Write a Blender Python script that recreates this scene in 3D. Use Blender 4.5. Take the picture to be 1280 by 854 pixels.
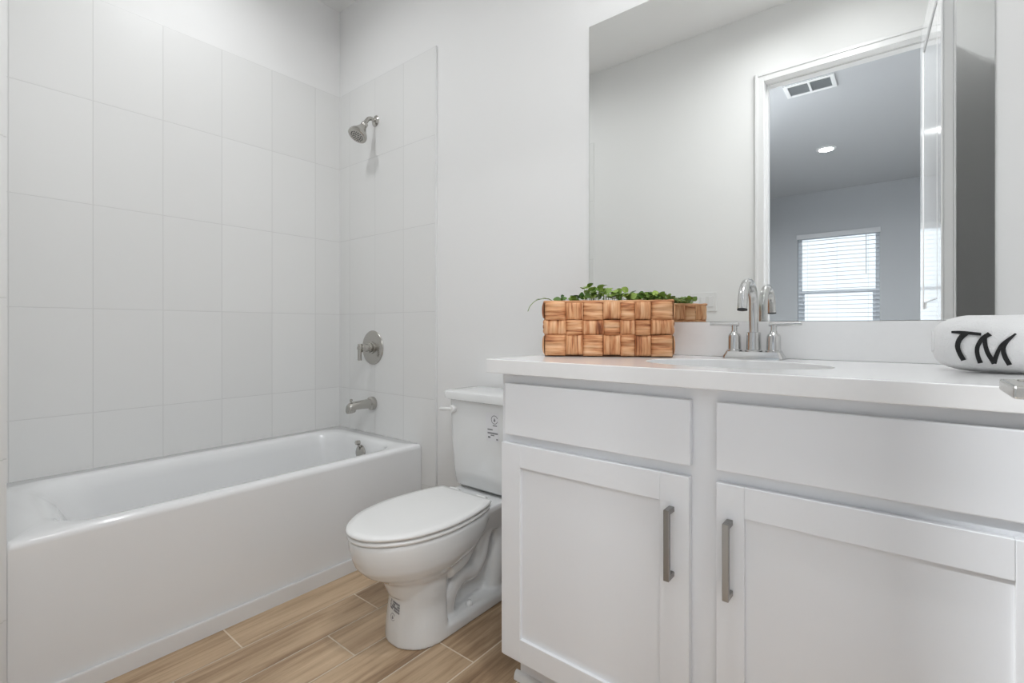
import bpy, bmesh, math, random
from mathutils import Vector, Matrix, Euler, noise

for o in list(bpy.data.objects):
    bpy.data.objects.remove(o, do_unlink=True)
scene = bpy.context.scene
C = scene.collection
PI = math.pi
R = math.radians

# ------------------------------------------------------------------ camera
cam_d = bpy.data.cameras.new('camera')
cam = bpy.data.objects.new('camera', cam_d); C.objects.link(cam)
cam.location = (2.597, -1.600, 1.0508)
cam.rotation_euler = (R(90), 0, R(38.83))
cam_d.sensor_fit = 'HORIZONTAL'; cam_d.sensor_width = 36.0
cam_d.lens = 606.0 * 36.0 / 1280.0
cam_d.shift_y = -17.0 / 1280.0
cam_d.clip_start = 0.01
scene.camera = cam

# ------------------------------------------------------------------ light
scene.view_settings.view_transform = 'Standard'
scene.view_settings.look = 'None'
scene.view_settings.exposure = 0.13
scene.view_settings.gamma = 1.0
scene.view_settings.use_curve_mapping = False

SKY = 1.25          # daylight outside the bedroom window
TUB_CAN = 4.2     # downlight over the bathtub (W)
DOOR_FILL = 2.2    # added tilted fill light near the door, aimed at the tub apron (W)
VANITY_GLOW = 2.2 # emission of the vanity lamp shades
BED_FILL_LEFT = 108    # added unseen bedroom light, brightens the right of the vanity front (W)
BED_FILL_RIGHT = 16   # added unseen bedroom light, brightens the left of the vanity front (W)
SINK_FILL = 8.5     # added unseen fill light for the countertop and cabinet (W)
BED_CAN = 1.5      # downlights of the bedroom (W each)

world = bpy.data.worlds.new('world'); scene.world = world
world.use_nodes = True
bg = world.node_tree.nodes['Background']
bg.inputs[0].default_value = (0.86, 0.93, 1.0, 1); bg.inputs[1].default_value = SKY

def area_light(name, loc, size, power, color=(1, 1, 1), rot=(0, 0, 0), spread=180):
    d = bpy.data.lights.new(name, 'AREA'); d.shape = 'DISK'; d.size = size
    d.energy = power; d.color = color; d.spread = R(spread)
    o = bpy.data.objects.new(name, d); C.objects.link(o); o.location = loc; o.rotation_euler = rot
    return o

# ------------------------------------------------------------------ materials
def new_mat(name):
    m = bpy.data.materials.new(name); m.use_nodes = True
    return m, m.node_tree, m.node_tree.nodes['Principled BSDF']

def mat(name, col, rough=0.5, metal=0.0, coat=0.0, bump=0.0, bscale=200.0, spec=0.5, var=0.0, sheen=0.0):
    m, t, b = new_mat(name)
    b.inputs['Base Color'].default_value = (*col, 1)
    b.inputs['Roughness'].default_value = rough
    b.inputs['Metallic'].default_value = metal
    b.inputs['Coat Weight'].default_value = coat
    b.inputs['Coat Roughness'].default_value = 0.08
    b.inputs['Specular IOR Level'].default_value = spec
    if sheen: b.inputs['Sheen Weight'].default_value = sheen
    tc = t.nodes.new('ShaderNodeTexCoord')
    n = t.nodes.new('ShaderNodeTexNoise'); n.inputs['Scale'].default_value = bscale
    n.inputs['Detail'].default_value = 4
    t.links.new(tc.outputs['Object'], n.inputs['Vector'])
    if bump:
        bp = t.nodes.new('ShaderNodeBump'); bp.inputs['Strength'].default_value = bump
        bp.inputs['Distance'].default_value = 0.002
        t.links.new(n.outputs['Fac'], bp.inputs['Height'])
        t.links.new(bp.outputs['Normal'], b.inputs['Normal'])
    if var:
        mx = t.nodes.new('ShaderNodeMix'); mx.data_type = 'RGBA'
        mx.inputs[6].default_value = (*[c * (1 - var) for c in col], 1)
        mx.inputs[7].default_value = (*[min(1, c * (1 + var)) for c in col], 1)
        t.links.new(n.outputs['Fac'], mx.inputs[0])
        t.links.new(mx.outputs[2], b.inputs['Base Color'])
    return m

def emit(name, col, strength):
    m, t, b = new_mat(name)
    b.inputs['Base Color'].default_value = (*col, 1)
    b.inputs['Emission Color'].default_value = (*col, 1)
    b.inputs['Emission Strength'].default_value = strength
    return m

M = {}
M['wall'] = mat('wall_paint', (0.865, 0.864, 0.858), 0.62, bump=0.10, bscale=90, spec=0.3)
M['ceiling'] = mat('ceiling_paint', (0.885, 0.885, 0.88), 0.8, bump=0.2, bscale=60, spec=0.2)
M['trim'] = mat('trim_paint', (0.82, 0.82, 0.82), 0.3, coat=0.15)
M['door'] = mat('door_paint', (0.82, 0.82, 0.83), 0.13, coat=0.7)
M['cabinet'] = mat('cabinet_paint', (0.885, 0.90, 0.925), 0.38, bump=0.02, bscale=300)
M['quartz'] = mat('white_quartz', (0.92, 0.92, 0.92), 0.16, coat=0.2, var=0.015, bscale=60)
M['acrylic'] = mat('tub_acrylic', (0.866, 0.872, 0.876), 0.14, coat=0.5)
M['ceramic'] = mat('vitreous_china', (0.82, 0.83, 0.83), 0.1, coat=0.6)
M['seat'] = mat('seat_plastic', (0.86, 0.86, 0.85), 0.22, coat=0.2)
M['nickel'] = mat('brushed_nickel', (0.50, 0.485, 0.455), 0.24, 1.0, bump=0.03, bscale=400)
M['chrome'] = mat('polished_chrome', (0.62, 0.62, 0.615), 0.2, 1.0)
M['pull'] = mat('satin_nickel_pull', (0.30, 0.29, 0.275), 0.34, 1.0, bump=0.03, bscale=500)
M['rubber'] = mat('dark_rubber', (0.03, 0.03, 0.03), 0.6)
M['white_plastic'] = mat('white_plastic', (0.83, 0.83, 0.82), 0.3)
M['ink'] = mat('print_ink', (0.24, 0.24, 0.25), 0.6)
M['ink_dark'] = mat('print_ink_dark', (0.015, 0.03, 0.025), 0.6)
M['sticker'] = mat('sticker_film', (0.80, 0.80, 0.82), 0.25)
M['thread'] = mat('black_thread', (0.008, 0.008, 0.009), 0.7, bump=0.6, bscale=900)
M['terry'] = mat('white_terry', (0.93, 0.93, 0.93), 0.95, bump=1.0, bscale=520, spec=0.1, sheen=0.4)
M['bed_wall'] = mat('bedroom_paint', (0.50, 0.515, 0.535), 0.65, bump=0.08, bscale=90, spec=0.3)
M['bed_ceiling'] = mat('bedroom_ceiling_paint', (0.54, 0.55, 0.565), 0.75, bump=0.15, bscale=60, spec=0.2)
M['vinyl'] = mat('window_vinyl', (0.84, 0.88, 0.93), 0.35)
M['slat'] = mat('blind_slat', (0.62, 0.64, 0.66), 0.4)
t_ = M['slat'].node_tree; tb = t_.nodes.new('ShaderNodeBsdfTranslucent'); tb.inputs[0].default_value = (0.8, 0.84, 0.88, 1)
mxs = t_.nodes.new('ShaderNodeMixShader'); mxs.inputs[0].default_value = 0.5
t_.links.new(t_.nodes['Principled BSDF'].outputs[0], mxs.inputs[1]); t_.links.new(tb.outputs[0], mxs.inputs[2])
t_.links.new(mxs.outputs[0], t_.nodes['Material Output'].inputs['Surface'])
M['headrail'] = mat('blind_valance', (0.62, 0.63, 0.65), 0.4)
M['vent_dark'] = mat('vent_duct', (0.30, 0.31, 0.32), 0.7)
M['lamp'] = emit('lamp_diffuser', (0.98, 0.99, 1.0), 3.5)
M['bed_lamp'] = emit('downlight_diffuser', (1.0, 0.99, 0.98), 3.0)
M['shade'] = emit('frosted_shade', (0.975, 0.99, 1.0), VANITY_GLOW)
M['mirror_back'] = mat('mirror_edge', (0.30, 0.36, 0.33), 0.3)

def mirror_mat():
    m, t, b = new_mat('mirror_glass')
    b.inputs['Base Color'].default_value = (0.915, 0.925, 0.91, 1)
    b.inputs['Metallic'].default_value = 1; b.inputs['Roughness'].default_value = 0.0
    return m
M['mirror'] = mirror_mat()

def glass_mat():
    m, t, b = new_mat('window_glass')
    b.inputs['Base Color'].default_value = (0.95, 0.98, 1.0, 1)
    b.inputs['Roughness'].default_value = 0.0
    b.inputs['Transmission Weight'].default_value = 1.0
    b.inputs['IOR'].default_value = 1.05
    return m
M['glass'] = glass_mat()

def tile_mat(name, axis, off):
    """glazed wall tile, 242 x 427 mm, stacked; axis 0 runs along x, 1 along y"""
    m, t, b = new_mat(name)
    N = t.nodes; Lk = t.links
    g = N.new('ShaderNodeNewGeometry'); s = N.new('ShaderNodeSeparateXYZ'); c = N.new('ShaderNodeCombineXYZ')
    Lk.new(g.outputs['Position'], s.inputs[0])
    a1 = N.new('ShaderNodeMath'); a1.operation = 'ADD'; a1.inputs[1].default_value = off
    a2 = N.new('ShaderNodeMath'); a2.operation = 'ADD'; a2.inputs[1].default_value = 0.427 * 6 - 2.411
    Lk.new(s.outputs[axis], a1.inputs[0]); Lk.new(s.outputs[2], a2.inputs[0])
    Lk.new(a1.outputs[0], c.inputs[0]); Lk.new(a2.outputs[0], c.inputs[1])
    br = N.new('ShaderNodeTexBrick'); br.offset = 0.0; br.squash = 1.0
    br.inputs['Scale'].default_value = 1.0
    br.inputs['Brick Width'].default_value = 0.242; br.inputs['Row Height'].default_value = 0.427
    br.inputs['Mortar Size'].default_value = 0.0019; br.inputs['Mortar Smooth'].default_value = 0.3
    br.inputs['Bias'].default_value = 0.0
    br.inputs['Color1'].default_value = (0.80, 0.80, 0.79, 1)
    br.inputs['Color2'].default_value = (0.83, 0.83, 0.82, 1)
    br.inputs['Mortar'].default_value = (0.715, 0.715, 0.705, 1)
    Lk.new(c.outputs[0], br.inputs['Vector']); Lk.new(br.outputs['Color'], b.inputs['Base Color'])
    n = N.new('ShaderNodeTexNoise'); n.inputs['Scale'].default_value = 7; n.inputs['Detail'].default_value = 1
    Lk.new(c.outputs[0], n.inputs['Vector'])
    w = N.new('ShaderNodeMath'); w.operation = 'MULTIPLY'; w.inputs[1].default_value = 0.25
    Lk.new(n.outputs['Fac'], w.inputs[0])
    h = N.new('ShaderNodeMath'); h.operation = 'SUBTRACT'
    Lk.new(w.outputs[0], h.inputs[0]); Lk.new(br.outputs['Fac'], h.inputs[1])
    bp = N.new('ShaderNodeBump'); bp.inputs['Strength'].default_value = 0.45; bp.inputs['Distance'].default_value = 0.002
    Lk.new(h.outputs[0], bp.inputs['Height']); Lk.new(bp.outputs['Normal'], b.inputs['Normal'])
    b.inputs['Roughness'].default_value = 0.42
    return m
M['tile_left'] = tile_mat('glazed_tile_left', 1, 0.242 * 8 + 0.160)
M['tile_back'] = tile_mat('glazed_tile_back', 0, 0.242 * 8 - 0.600 + 0.242 * 2)

def wood_mat():
    """wood-look porcelain planks: grain along the V of each plank's own UV"""
    m, t, b = new_mat('wood_look_plank')
    N = t.nodes; Lk = t.links
    uv = N.new('ShaderNodeUVMap'); uv.uv_map = 'UVMap'
    mp = N.new('ShaderNodeMapping'); mp.inputs['Scale'].default_value = (44, 2.6, 1)
    Lk.new(uv.outputs[0], mp.inputs[0])
    n1 = N.new('ShaderNodeTexNoise'); n1.inputs['Scale'].default_value = 1; n1.inputs['Detail'].default_value = 6
    n1.inputs['Roughness'].default_value = 0.65; n1.inputs['Distortion'].default_value = 0.6
    Lk.new(mp.outputs[0], n1.inputs['Vector'])
    mp2 = N.new('ShaderNodeMapping'); mp2.inputs['Scale'].default_value = (9, 1.3, 1)
    Lk.new(uv.outputs[0], mp2.inputs[0])
    n2 = N.new('ShaderNodeTexNoise'); n2.inputs['Scale'].default_value = 1; n2.inputs['Detail'].default_value = 3
    n2.inputs['Distortion'].default_value = 1.2
    Lk.new(mp2.outputs[0], n2.inputs['Vector'])
    ad = N.new('ShaderNodeMath'); ad.operation = 'MULTIPLY_ADD'; ad.inputs[1].default_value = 0.55
    Lk.new(n1.outputs['Fac'], ad.inputs[0])
    m2 = N.new('ShaderNodeMath'); m2.operation = 'MULTIPLY'; m2.inputs[1].default_value = 0.45
    Lk.new(n2.outputs['Fac'], m2.inputs[0]); Lk.new(m2.outputs[0], ad.inputs[2])
    at = N.new('ShaderNodeAttribute'); at.attribute_name = 'plank_tone'
    a2 = N.new('ShaderNodeMath'); a2.operation = 'ADD'
    Lk.new(ad.outputs[0], a2.inputs[0]); Lk.new(at.outputs['Fac'], a2.inputs[1])
    cr = N.new('ShaderNodeValToRGB')
    e = cr.color_ramp.elements
    e[0].position = 0.30; e[0].color = (0.205, 0.125, 0.070, 1)
    e[1].position = 0.72; e[1].color = (0.680, 0.510, 0.340, 1)
    k = e.new(0.43); k.color = (0.390, 0.262, 0.158, 1)
    k = e.new(0.54); k.color = (0.540, 0.385, 0.245, 1)
    Lk.new(a2.outputs[0], cr.inputs[0]); Lk.new(cr.outputs[0], b.inputs['Base Color'])
    b.inputs['Roughness'].default_value = 0.42
    bp = N.new('ShaderNodeBump'); bp.inputs['Strength'].default_value = 0.15; bp.inputs['Distance'].default_value = 0.001
    Lk.new(n1.outputs['Fac'], bp.inputs['Height']); Lk.new(bp.outputs['Normal'], b.inputs['Normal'])
    return m
M['plank'] = wood_mat()
M['grout'] = mat('floor_grout', (0.78, 0.68, 0.55), 0.8, bump=0.2, bscale=300)

def strap_mat():
    """dried water-hyacinth straps, streaks along U of the strap UV"""
    m, t, b = new_mat('woven_strap')
    N = t.nodes; Lk = t.links
    uv = N.new('ShaderNodeUVMap'); uv.uv_map = 'UVMap'
    mp = N.new('ShaderNodeMapping'); mp.inputs['Scale'].default_value = (10, 150, 1)
    Lk.new(uv.outputs[0], mp.inputs[0])
    n1 = N.new('ShaderNodeTexNoise'); n1.inputs['Scale'].default_value = 1; n1.inputs['Detail'].default_value = 5
    n1.inputs['Roughness'].default_value = 0.6; n1.inputs['Distortion'].default_value = 0.4
    Lk.new(mp.outputs[0], n1.inputs['Vector'])
    mp2 = N.new('ShaderNodeMapping'); mp2.inputs['Scale'].default_value = (8, 45, 1)
    Lk.new(uv.outputs[0], mp2.inputs[0])
    n2 = N.new('ShaderNodeTexNoise'); n2.inputs['Scale'].default_value = 1; n2.inputs['Detail'].default_value = 2
    Lk.new(mp2.outputs[0], n2.inputs['Vector'])
    av = N.new('ShaderNodeMath'); av.operation = 'ADD'
    Lk.new(n1.outputs['Fac'], av.inputs[0]); Lk.new(n2.outputs['Fac'], av.inputs[1])
    hf = N.new('ShaderNodeMath'); hf.operation = 'MULTIPLY'; hf.inputs[1].default_value = 0.5
    Lk.new(av.outputs[0], hf.inputs[0])
    cr = N.new('ShaderNodeValToRGB'); e = cr.color_ramp.elements
    e[0].position = 0.36; e[0].color = (0.20, 0.055, 0.018, 1)
    e[1].position = 0.62; e[1].color = (0.90, 0.56, 0.33, 1)
    k = e.new(0.44); k.color = (0.56, 0.225, 0.090, 1)
    k = e.new(0.51); k.color = (0.76, 0.40, 0.195, 1)
    Lk.new(hf.outputs[0], cr.inputs[0]); Lk.new(cr.outputs[0], b.inputs['Base Color'])
    b.inputs['Roughness'].default_value = 0.62
    bp = N.new('ShaderNodeBump'); bp.inputs['Strength'].default_value = 0.5; bp.inputs['Distance'].default_value = 0.002
    Lk.new(n1.outputs['Fac'], bp.inputs['Height']); Lk.new(bp.outputs['Normal'], b.inputs['Normal'])
    return m
M['strap'] = strap_mat()
M['basket_dark'] = mat('basket_lining', (0.10, 0.05, 0.025), 0.9)

def leaf_mat(name, a, c):
    m, t, b = new_mat(name)
    N = t.nodes; Lk = t.links
    g = N.new('ShaderNodeNewGeometry')
    cr = N.new('ShaderNodeValToRGB'); e = cr.color_ramp.elements
    e[0].color = (*a, 1); e[1].color = (*c, 1)
    Lk.new(g.outputs['Random Per Island'], cr.inputs[0]); Lk.new(cr.outputs[0], b.inputs['Base Color'])
    b.inputs['Roughness'].default_value = 0.45
    b.inputs['Subsurface Weight'].default_value = 0.0
    return m
M['leaf'] = leaf_mat('green_leaf', (0.050, 0.150, 0.018), (0.42, 0.56, 0.12))
M['stem'] = mat('plant_stem', (0.22, 0.30, 0.09), 0.6)
M['moss'] = mat('dry_moss', (0.30, 0.27, 0.10), 0.95, bump=1, bscale=150, var=0.5)

# ------------------------------------------------------------------ helpers
def bm_box(bm, x0, x1, y0, y1, z0, z1):
    v = [bm.verts.new((x, y, z)) for x in (x0, x1) for y in (y0, y1) for z in (z0, z1)]
    for f in ((0, 1, 3, 2), (4, 6, 7, 5), (0, 4, 5, 1), (2, 3, 7, 6), (0, 2, 6, 4), (1, 5, 7, 3)):
        bm.faces.new([v[i] for i in f])
    return v

def bm_rings(bm, rings, cap0=True, cap1=True, closed=True):
    """skin a list of equally long rings of points"""
    vr = [[bm.verts.new(p) for p in r] for r in rings]
    n = len(vr[0])
    for a, b in zip(vr[:-1], vr[1:]):
        for i in range(n if closed else n - 1):
            j = (i + 1) % n
            bm.faces.new((a[i], a[j], b[j], b[i]))
    if cap0: bm.faces.new(list(reversed(vr[0])))
    if cap1: bm.faces.new(vr[-1])
    return vr

def frame_of(d):
    d = Vector(d).normalized()
    up = Vector((0, 0, 1)) if abs(d.z) < 0.95 else Vector((1, 0, 0))
    a = d.cross(up).normalized(); b = a.cross(d).normalized()
    return a, b

def bm_lathe(bm, origin, axis, prof, n=32):
    """profile = list of (distance along axis, radius)"""
    o = Vector(origin); d = Vector(axis).normalized(); a, b = frame_of(d)
    rings = []
    for s, r in prof:
        r = max(r, 1e-5)
        rings.append([o + d * s + (a * math.cos(t) + b * math.sin(t)) * r for t in [2 * PI * i / n for i in range(n)]])
    bm_rings(bm, rings)

def bm_tube(bm, pts, rad, n=16, caps=True):
    pts = [Vector(p) for p in pts]
    if not isinstance(rad, (list, tuple)): rad = [rad] * len(pts)
    rings = []; pa = None
    for i, p in enumerate(pts):
        d = (pts[min(i + 1, len(pts) - 1)] - pts[max(i - 1, 0)]).normalized()
        if pa is None: a, b = frame_of(d)
        else:
            a = (pa - d * pa.dot(d)).normalized(); b = a.cross(d).normalized()
        pa = a
        rings.append([p + (a * math.cos(t) + b * math.sin(t)) * rad[i] for t in [2 * PI * k / n for k in range(n)]])
    bm_rings(bm, rings, caps, caps)

def arc(c, u, v, r, a0, a1, n=12):
    c = Vector(c); u = Vector(u); v = Vector(v)
    return [c + (u * math.cos(R(a0 + (a1 - a0) * i / n)) + v * math.sin(R(a0 + (a1 - a0) * i / n))) * r for i in range(n + 1)]

def catmull(pts, n=8):
    P = [Vector(p) for p in pts]; out = []
    for i in range(len(P) - 1):
        p0 = P[max(i - 1, 0)]; p1 = P[i]; p2 = P[i + 1]; p3 = P[min(i + 2, len(P) - 1)]
        for k in range(n):
            t = k / n
            out.append(0.5 * ((2 * p1) + (p2 - p0) * t + (2 * p0 - 5 * p1 + 4 * p2 - p3) * t * t + (3 * p1 - p0 - 3 * p2 + p3) * t ** 3))
    out.append(P[-1]); return out

ROOT = {}
def world_matrix(o):
    m = Matrix.Identity(4)
    while o is not None:
        m = (Matrix.Translation(o.location) @ o.rotation_euler.to_matrix().to_4x4()) @ m
        o = o.parent
    return m

def obj(name, bm, m, parent=None, bevel=0.0, smooth=None, segs=2, local=False, sub=0):
    """link the bmesh (built in world coordinates unless local) as ONE object"""
    bmesh.ops.recalc_face_normals(bm, faces=bm.faces)
    me = bpy.data.meshes.new(name); bm.to_mesh(me); bm.free()
    if parent is not None and not local:
        me.transform(world_matrix(parent).inverted())
    for mm in (m if isinstance(m, (list, tuple)) else [m]): me.materials.append(mm)
    o = bpy.data.objects.new(name, me); C.objects.link(o)
    if parent is not None: o.parent = parent
    if smooth is not None:
        for p in me.polygons: p.use_smooth = True
        me.set_sharp_from_angle(angle=R(smooth))
    if bevel:
        b = o.modifiers.new('bevel', 'BEVEL'); b.width = bevel; b.segments = segs; b.limit_method = 'ANGLE'
        b.angle_limit = R(40)
    if sub:
        s = o.modifiers.new('subdivision', 'SUBSURF'); s.levels = sub; s.render_levels = sub
    return o

def boxes(name, lst, m, parent=None, bevel=0.0, **k):
    bm = bmesh.new()
    for b in lst: bm_box(bm, *b)
    return obj(name, bm, m, parent, bevel, **k)

def thing(name, label, cat, loc=(0, 0, 0), rotz=0.0, group=None):
    o = bpy.data.objects.new(name, None); C.objects.link(o)
    o.empty_display_size = 0.1
    o.location = loc; o.rotation_euler = (0, 0, rotz)
    o['label'] = label; o['category'] = cat
    if group: o['group'] = group
    return o
def tag(o, label, cat, group=None):
    o['label'] = label; o['category'] = cat
    if group: o['group'] = group
    return o
def struct(o, label=None):
    o['kind'] = 'structure'
    if label: o['label'] = label
    return o

# ------------------------------------------------------------------ room shell
W = 2.940          # inner face of the right wall
YF = -1.57        # bathroom face of the door wall
YB = -1.68        # bedroom face of the door wall
ZC = 2.92
BX0, BX1, BY = 1.05, 4.30, -6.24   # bedroom
DX0, DX1, DZ = 1.96, 2.712, 2.505  # door opening

# floor: porcelain planks, each with its own grain offset
rnd = random.Random(7)
bm = bmesh.new()
uvl = bm.loops.layers.uv.new('UVMap'); tone = bm.faces.layers.float.new('plank_tone')
bm_box(bm, -0.1, W + 0.1, YB, 0.1, -0.06, -0.0012)
for f in bm.faces: f.material_index = 1
PW, PL, G = 0.1595, 0.6105, 0.0024
rows = {0: -0.915, 1: -0.500, 2: -0.705, 3: -0.300, 4: -0.490, 5: -0.86, 6: -0.40}
for k in range(-5, 14):
    xa = 0.751 + PW * k; xb = xa + PW
    ph = rows.get(k, -rnd.random() * PL)
    for q in range(-4, 5):
        ya = ph + PL * q; yb = ya + PL
        x0, x1 = max(xa + G, -0.05), min(xb - G, W + 0.05)
        y0, y1 = max(ya + G, YB), min(yb - G, 0.05)
        if x1 - x0 < 0.01 or y1 - y0 < 0.01: continue
        vs = [bm.verts.new(p) for p in ((x0, y0, 0), (x1, y0, 0), (x1, y1, 0), (x0, y1, 0))]
        f = bm.faces.new(vs); f.material_index = 0
        ox, oy = rnd.random() * 30, rnd.random() * 30
        for l in f.loops:
            l[uvl].uv = (l.vert.co.x + ox, l.vert.co.y + oy)
        f[tone] = rnd.uniform(-0.035, 0.035)
struct(obj('floor', bm, [M['plank'], M['grout']]), 'tan wood-look plank tile floor with pale grout')

struct(boxes('ceiling', [(-0.1, W + 0.1, YB, 0.1, ZC, ZC + 0.1)], M['ceiling']))
wl = struct(boxes('wall_left', [(-0.1, 0, YB, 0.1, 0, ZC)], M['wall']))
wb = struct(boxes('wall_back', [(-0.1, W + 0.1, 0, 0.1, 0, ZC)], M['wall']))
struct(boxes('wall_right', [(W, W + 0.1, YF, 0.0, 0, ZC)], M['wall']))
# the door wall has the bathroom paint on one face, the bedroom paint on the other
ym = -1.64
struct(boxes('wall_front', [(0, DX0, ym, YF, 0, ZC), (DX1, W + 0.1, ym, YF, 0, ZC), (DX0, DX1, ym, YF, DZ, ZC)], M['wall']))
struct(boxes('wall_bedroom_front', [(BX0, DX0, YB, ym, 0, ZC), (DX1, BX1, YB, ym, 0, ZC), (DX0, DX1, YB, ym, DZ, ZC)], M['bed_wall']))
# furred end wall of the tub alcove
struct(boxes('wall_alcove', [(0, 0.748, YF, -1.4465, 0, ZC)], M['wall']))

# tile around the tub
TT = 2.411
t = obj('tile_field', (lambda b: (bm_box(b, 0, 0.008, -1.4465, 0, 0.40, TT), b)[1])(bmesh.new()), M['tile_left'], wl)
t = obj('tile_field', (lambda b: (bm_box(b, 0.008, 0.842, -0.009, 0, 0.0, TT), b)[1])(bmesh.new()), M['tile_back'], wb)
obj('tile_edge', (lambda b: (bm_box(b, 0.8425, 0.8465, -0.011, 0, 0.0, TT + 0.002), b)[1])(bmesh.new()), M['trim'], wb, bevel=0.0012)
struct(boxes('wall_alcove_tile', [(0.0085, 0.748, -1.4465, -1.4390, 0.0, TT), (0.7485, 0.83, YF, YF + 0.008, 0.0, TT), (0.7485, 0.757, YF + 0.008, -1.4465, 0.0, TT)], M['tile_back']))

# trim
bm = bmesh.new()
prof = [(0, 0), (0.0, 0.052), (0.004, 0.056), (0.012, 0.056), (0.0135, 0.052), (0.0135, 0)]
x0 = 0.7430
bm_rings(bm, [[(x0 + a, y, z) for a, z in prof] for y in (-1.4462, -0.0115)])
struct(obj('trim_1', bm, M['trim']), 'narrow white strip along the foot of the bathtub apron')
def baseboard(name, pts0, pts1, inward):
    bm = bmesh.new(); pr = [(0, 0), (0, 0.104), (0.004, 0.104), (0.009, 0.098), (0.013, 0.085), (0.013, 0)]
    n = Vector(inward)
    bm_rings(bm, [[Vector(p) + n * a + Vector((0, 0, z)) for a, z in pr] for p in (pts0, pts1)])
    return struct(obj(name, bm, M['trim']))
baseboard('baseboard_back', (0.847, 0, 0), (1.6995, 0, 0), (0, -1, 0))
baseboard('baseboard_front', (0.84, YF, 0), (1.909, YF, 0), (0, 1, 0))
baseboard('baseboard_right', (W, YF + 0.02, 0), (W, -0.55, 0), (-1, 0, 0))

# door casing and jamb
def casing(name, yw, s):
    """profiled casing on one face of the door wall; s = outward direction"""
    bm = bmesh.new()
    for (xa, xb) in ((1.912, DX0 + 0.004), (DX1 - 0.004, min(W - 0.002, DX1 + 0.048))):
        bm_box(bm, xa, xb, min(yw, yw + s * 0.012), max(yw, yw + s * 0.012), 0, DZ + 0.048)
        if xa < DX0: bm_box(bm, xa + 0.004, xa + 0.020, min(yw + s * .012, yw + s * 0.017), max(yw + s * .012, yw + s * 0.017), 0, DZ + 0.044)
    bm_box(bm, DX0 + 0.004, DX1 - 0.004, min(yw, yw + s * 0.012), max(yw, yw + s * 0.012), DZ - 0.004, DZ + 0.048)
    bm_box(bm, 1.932, DX1 + 0.03, min(yw + s * .012, yw + s * 0.017), max(yw + s * .012, yw + s * 0.017), DZ + 0.028, DZ + 0.044)
    return struct(obj(name, bm, M['trim'], bevel=0.002))
casing('trim_2', YF, 1)
casing('trim_3', YB, -1)
bm = bmesh.new()
bm_box(bm, DX0, DX0 + 0.004, YB, YF, 0, DZ); bm_box(bm, DX1 - 0.004, DX1, YB, YF, 0, DZ)
bm_box(bm, DX0, DX1, YB, YF, DZ - 0.004, DZ)
bm_box(bm, DX0 + 0.004, DX0 + 0.014, YB + 0.01, YF - 0.05, 0, DZ - 0.004)
bm_box(bm, DX0 + .014, DX1 - .004, YB + 0.01, YF - 0.05, DZ - 0.014, DZ - 0.004)
struct(obj('trim_4', bm, M['trim'], bevel=0.001))

# door leaf, standing open beside the camera, moulded panels
door = bpy.data.objects.new('door_1', None); C.objects.link(door)
hx, hy_ = 2.667, -1.557
ang = math.atan2(-0.85 - hy_, 2.711 - hx)
door.location = (hx, hy_, 0.0); door.rotation_euler = (0, 0, ang)
struct(door, 'white panelled door standing open against the right wall'); door['category'] = 'door'
DL = math.hypot(-0.85 - hy_, 2.711 - hx); DT = 0.043
def leaf():
    bm = bmesh.new(); h = DZ - 0.012; z0 = 0.012
    # leaf lies along +x local, thickness towards -y local
    bm_box(bm, 0, DL, -DT + 0.008, -0.008, z0, h)
    for y0, y1 in ((-0.0081, 0.0), (-DT, -DT + 0.0081)):
        for b in ((0, 0.105, z0, h), (DL - 0.105, DL, z0, h), (0.105, DL - 0.105, z0, 0.24),
                  (0.105, DL - 0.105, 1.0, 1.14), (0.105, DL - 0.105, h - 0.12, h)):
            bm_box(bm, b[0], b[1], y0, y1, b[2], b[3])
        for za, zb in ((0.27, 0.97), (1.17, h - 0.15)):
            ya, yb = (y0, y1 - 0.002) if y1 > -0.02 else (y0 + 0.002, y1)
            bm_box(bm, 0.135, DL - 0.135, ya, yb, za, zb)
    return bm
obj('leaf', leaf(), M['door'], door, bevel=0.003, local=True)
for z in (0.25, 1.25, 2.25):
    bm = bmesh.new(); bm_lathe(bm, (0.004, -DT - 0.004, z - 0.05), (0, 0, 1), [(0, 0.006), (0.1, 0.006)], 12)
    obj('hinge', bm, M['chrome'], door, local=True, smooth=40)

# ------------------------------------------------------------------ bedroom seen through the mirror
bm = bmesh.new(); bm_box(bm, BX0 - .1, BX1 + .1, BY - .1, YB, -0.06, -0.0005)
struct(obj('floor_bedroom', bm, mat('bedroom_carpet', (0.60, 0.59, 0.57), 0.95, bump=0.8, bscale=300)))
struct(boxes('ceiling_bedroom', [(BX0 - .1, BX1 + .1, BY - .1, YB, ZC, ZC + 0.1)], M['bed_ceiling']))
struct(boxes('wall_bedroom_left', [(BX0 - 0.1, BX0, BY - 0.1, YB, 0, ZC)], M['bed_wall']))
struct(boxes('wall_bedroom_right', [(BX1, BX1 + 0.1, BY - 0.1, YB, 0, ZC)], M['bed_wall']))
WX0, WX1, WZ0, WZ1 = 1.452, 2.372, 0.80, 2.330
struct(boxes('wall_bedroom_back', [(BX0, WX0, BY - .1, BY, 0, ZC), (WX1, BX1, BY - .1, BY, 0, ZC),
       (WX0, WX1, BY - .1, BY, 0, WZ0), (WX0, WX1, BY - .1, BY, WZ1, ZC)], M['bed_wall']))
win = bpy.data.objects.new('window_1', None); C.objects.link(win); win.location = ((WX0 + WX1) / 2, BY - 0.05, WZ0)
struct(win, 'white single-hung window behind horizontal blinds')
ya, yb = BY - 0.095, BY - 0.055
zm = 1.545
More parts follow.
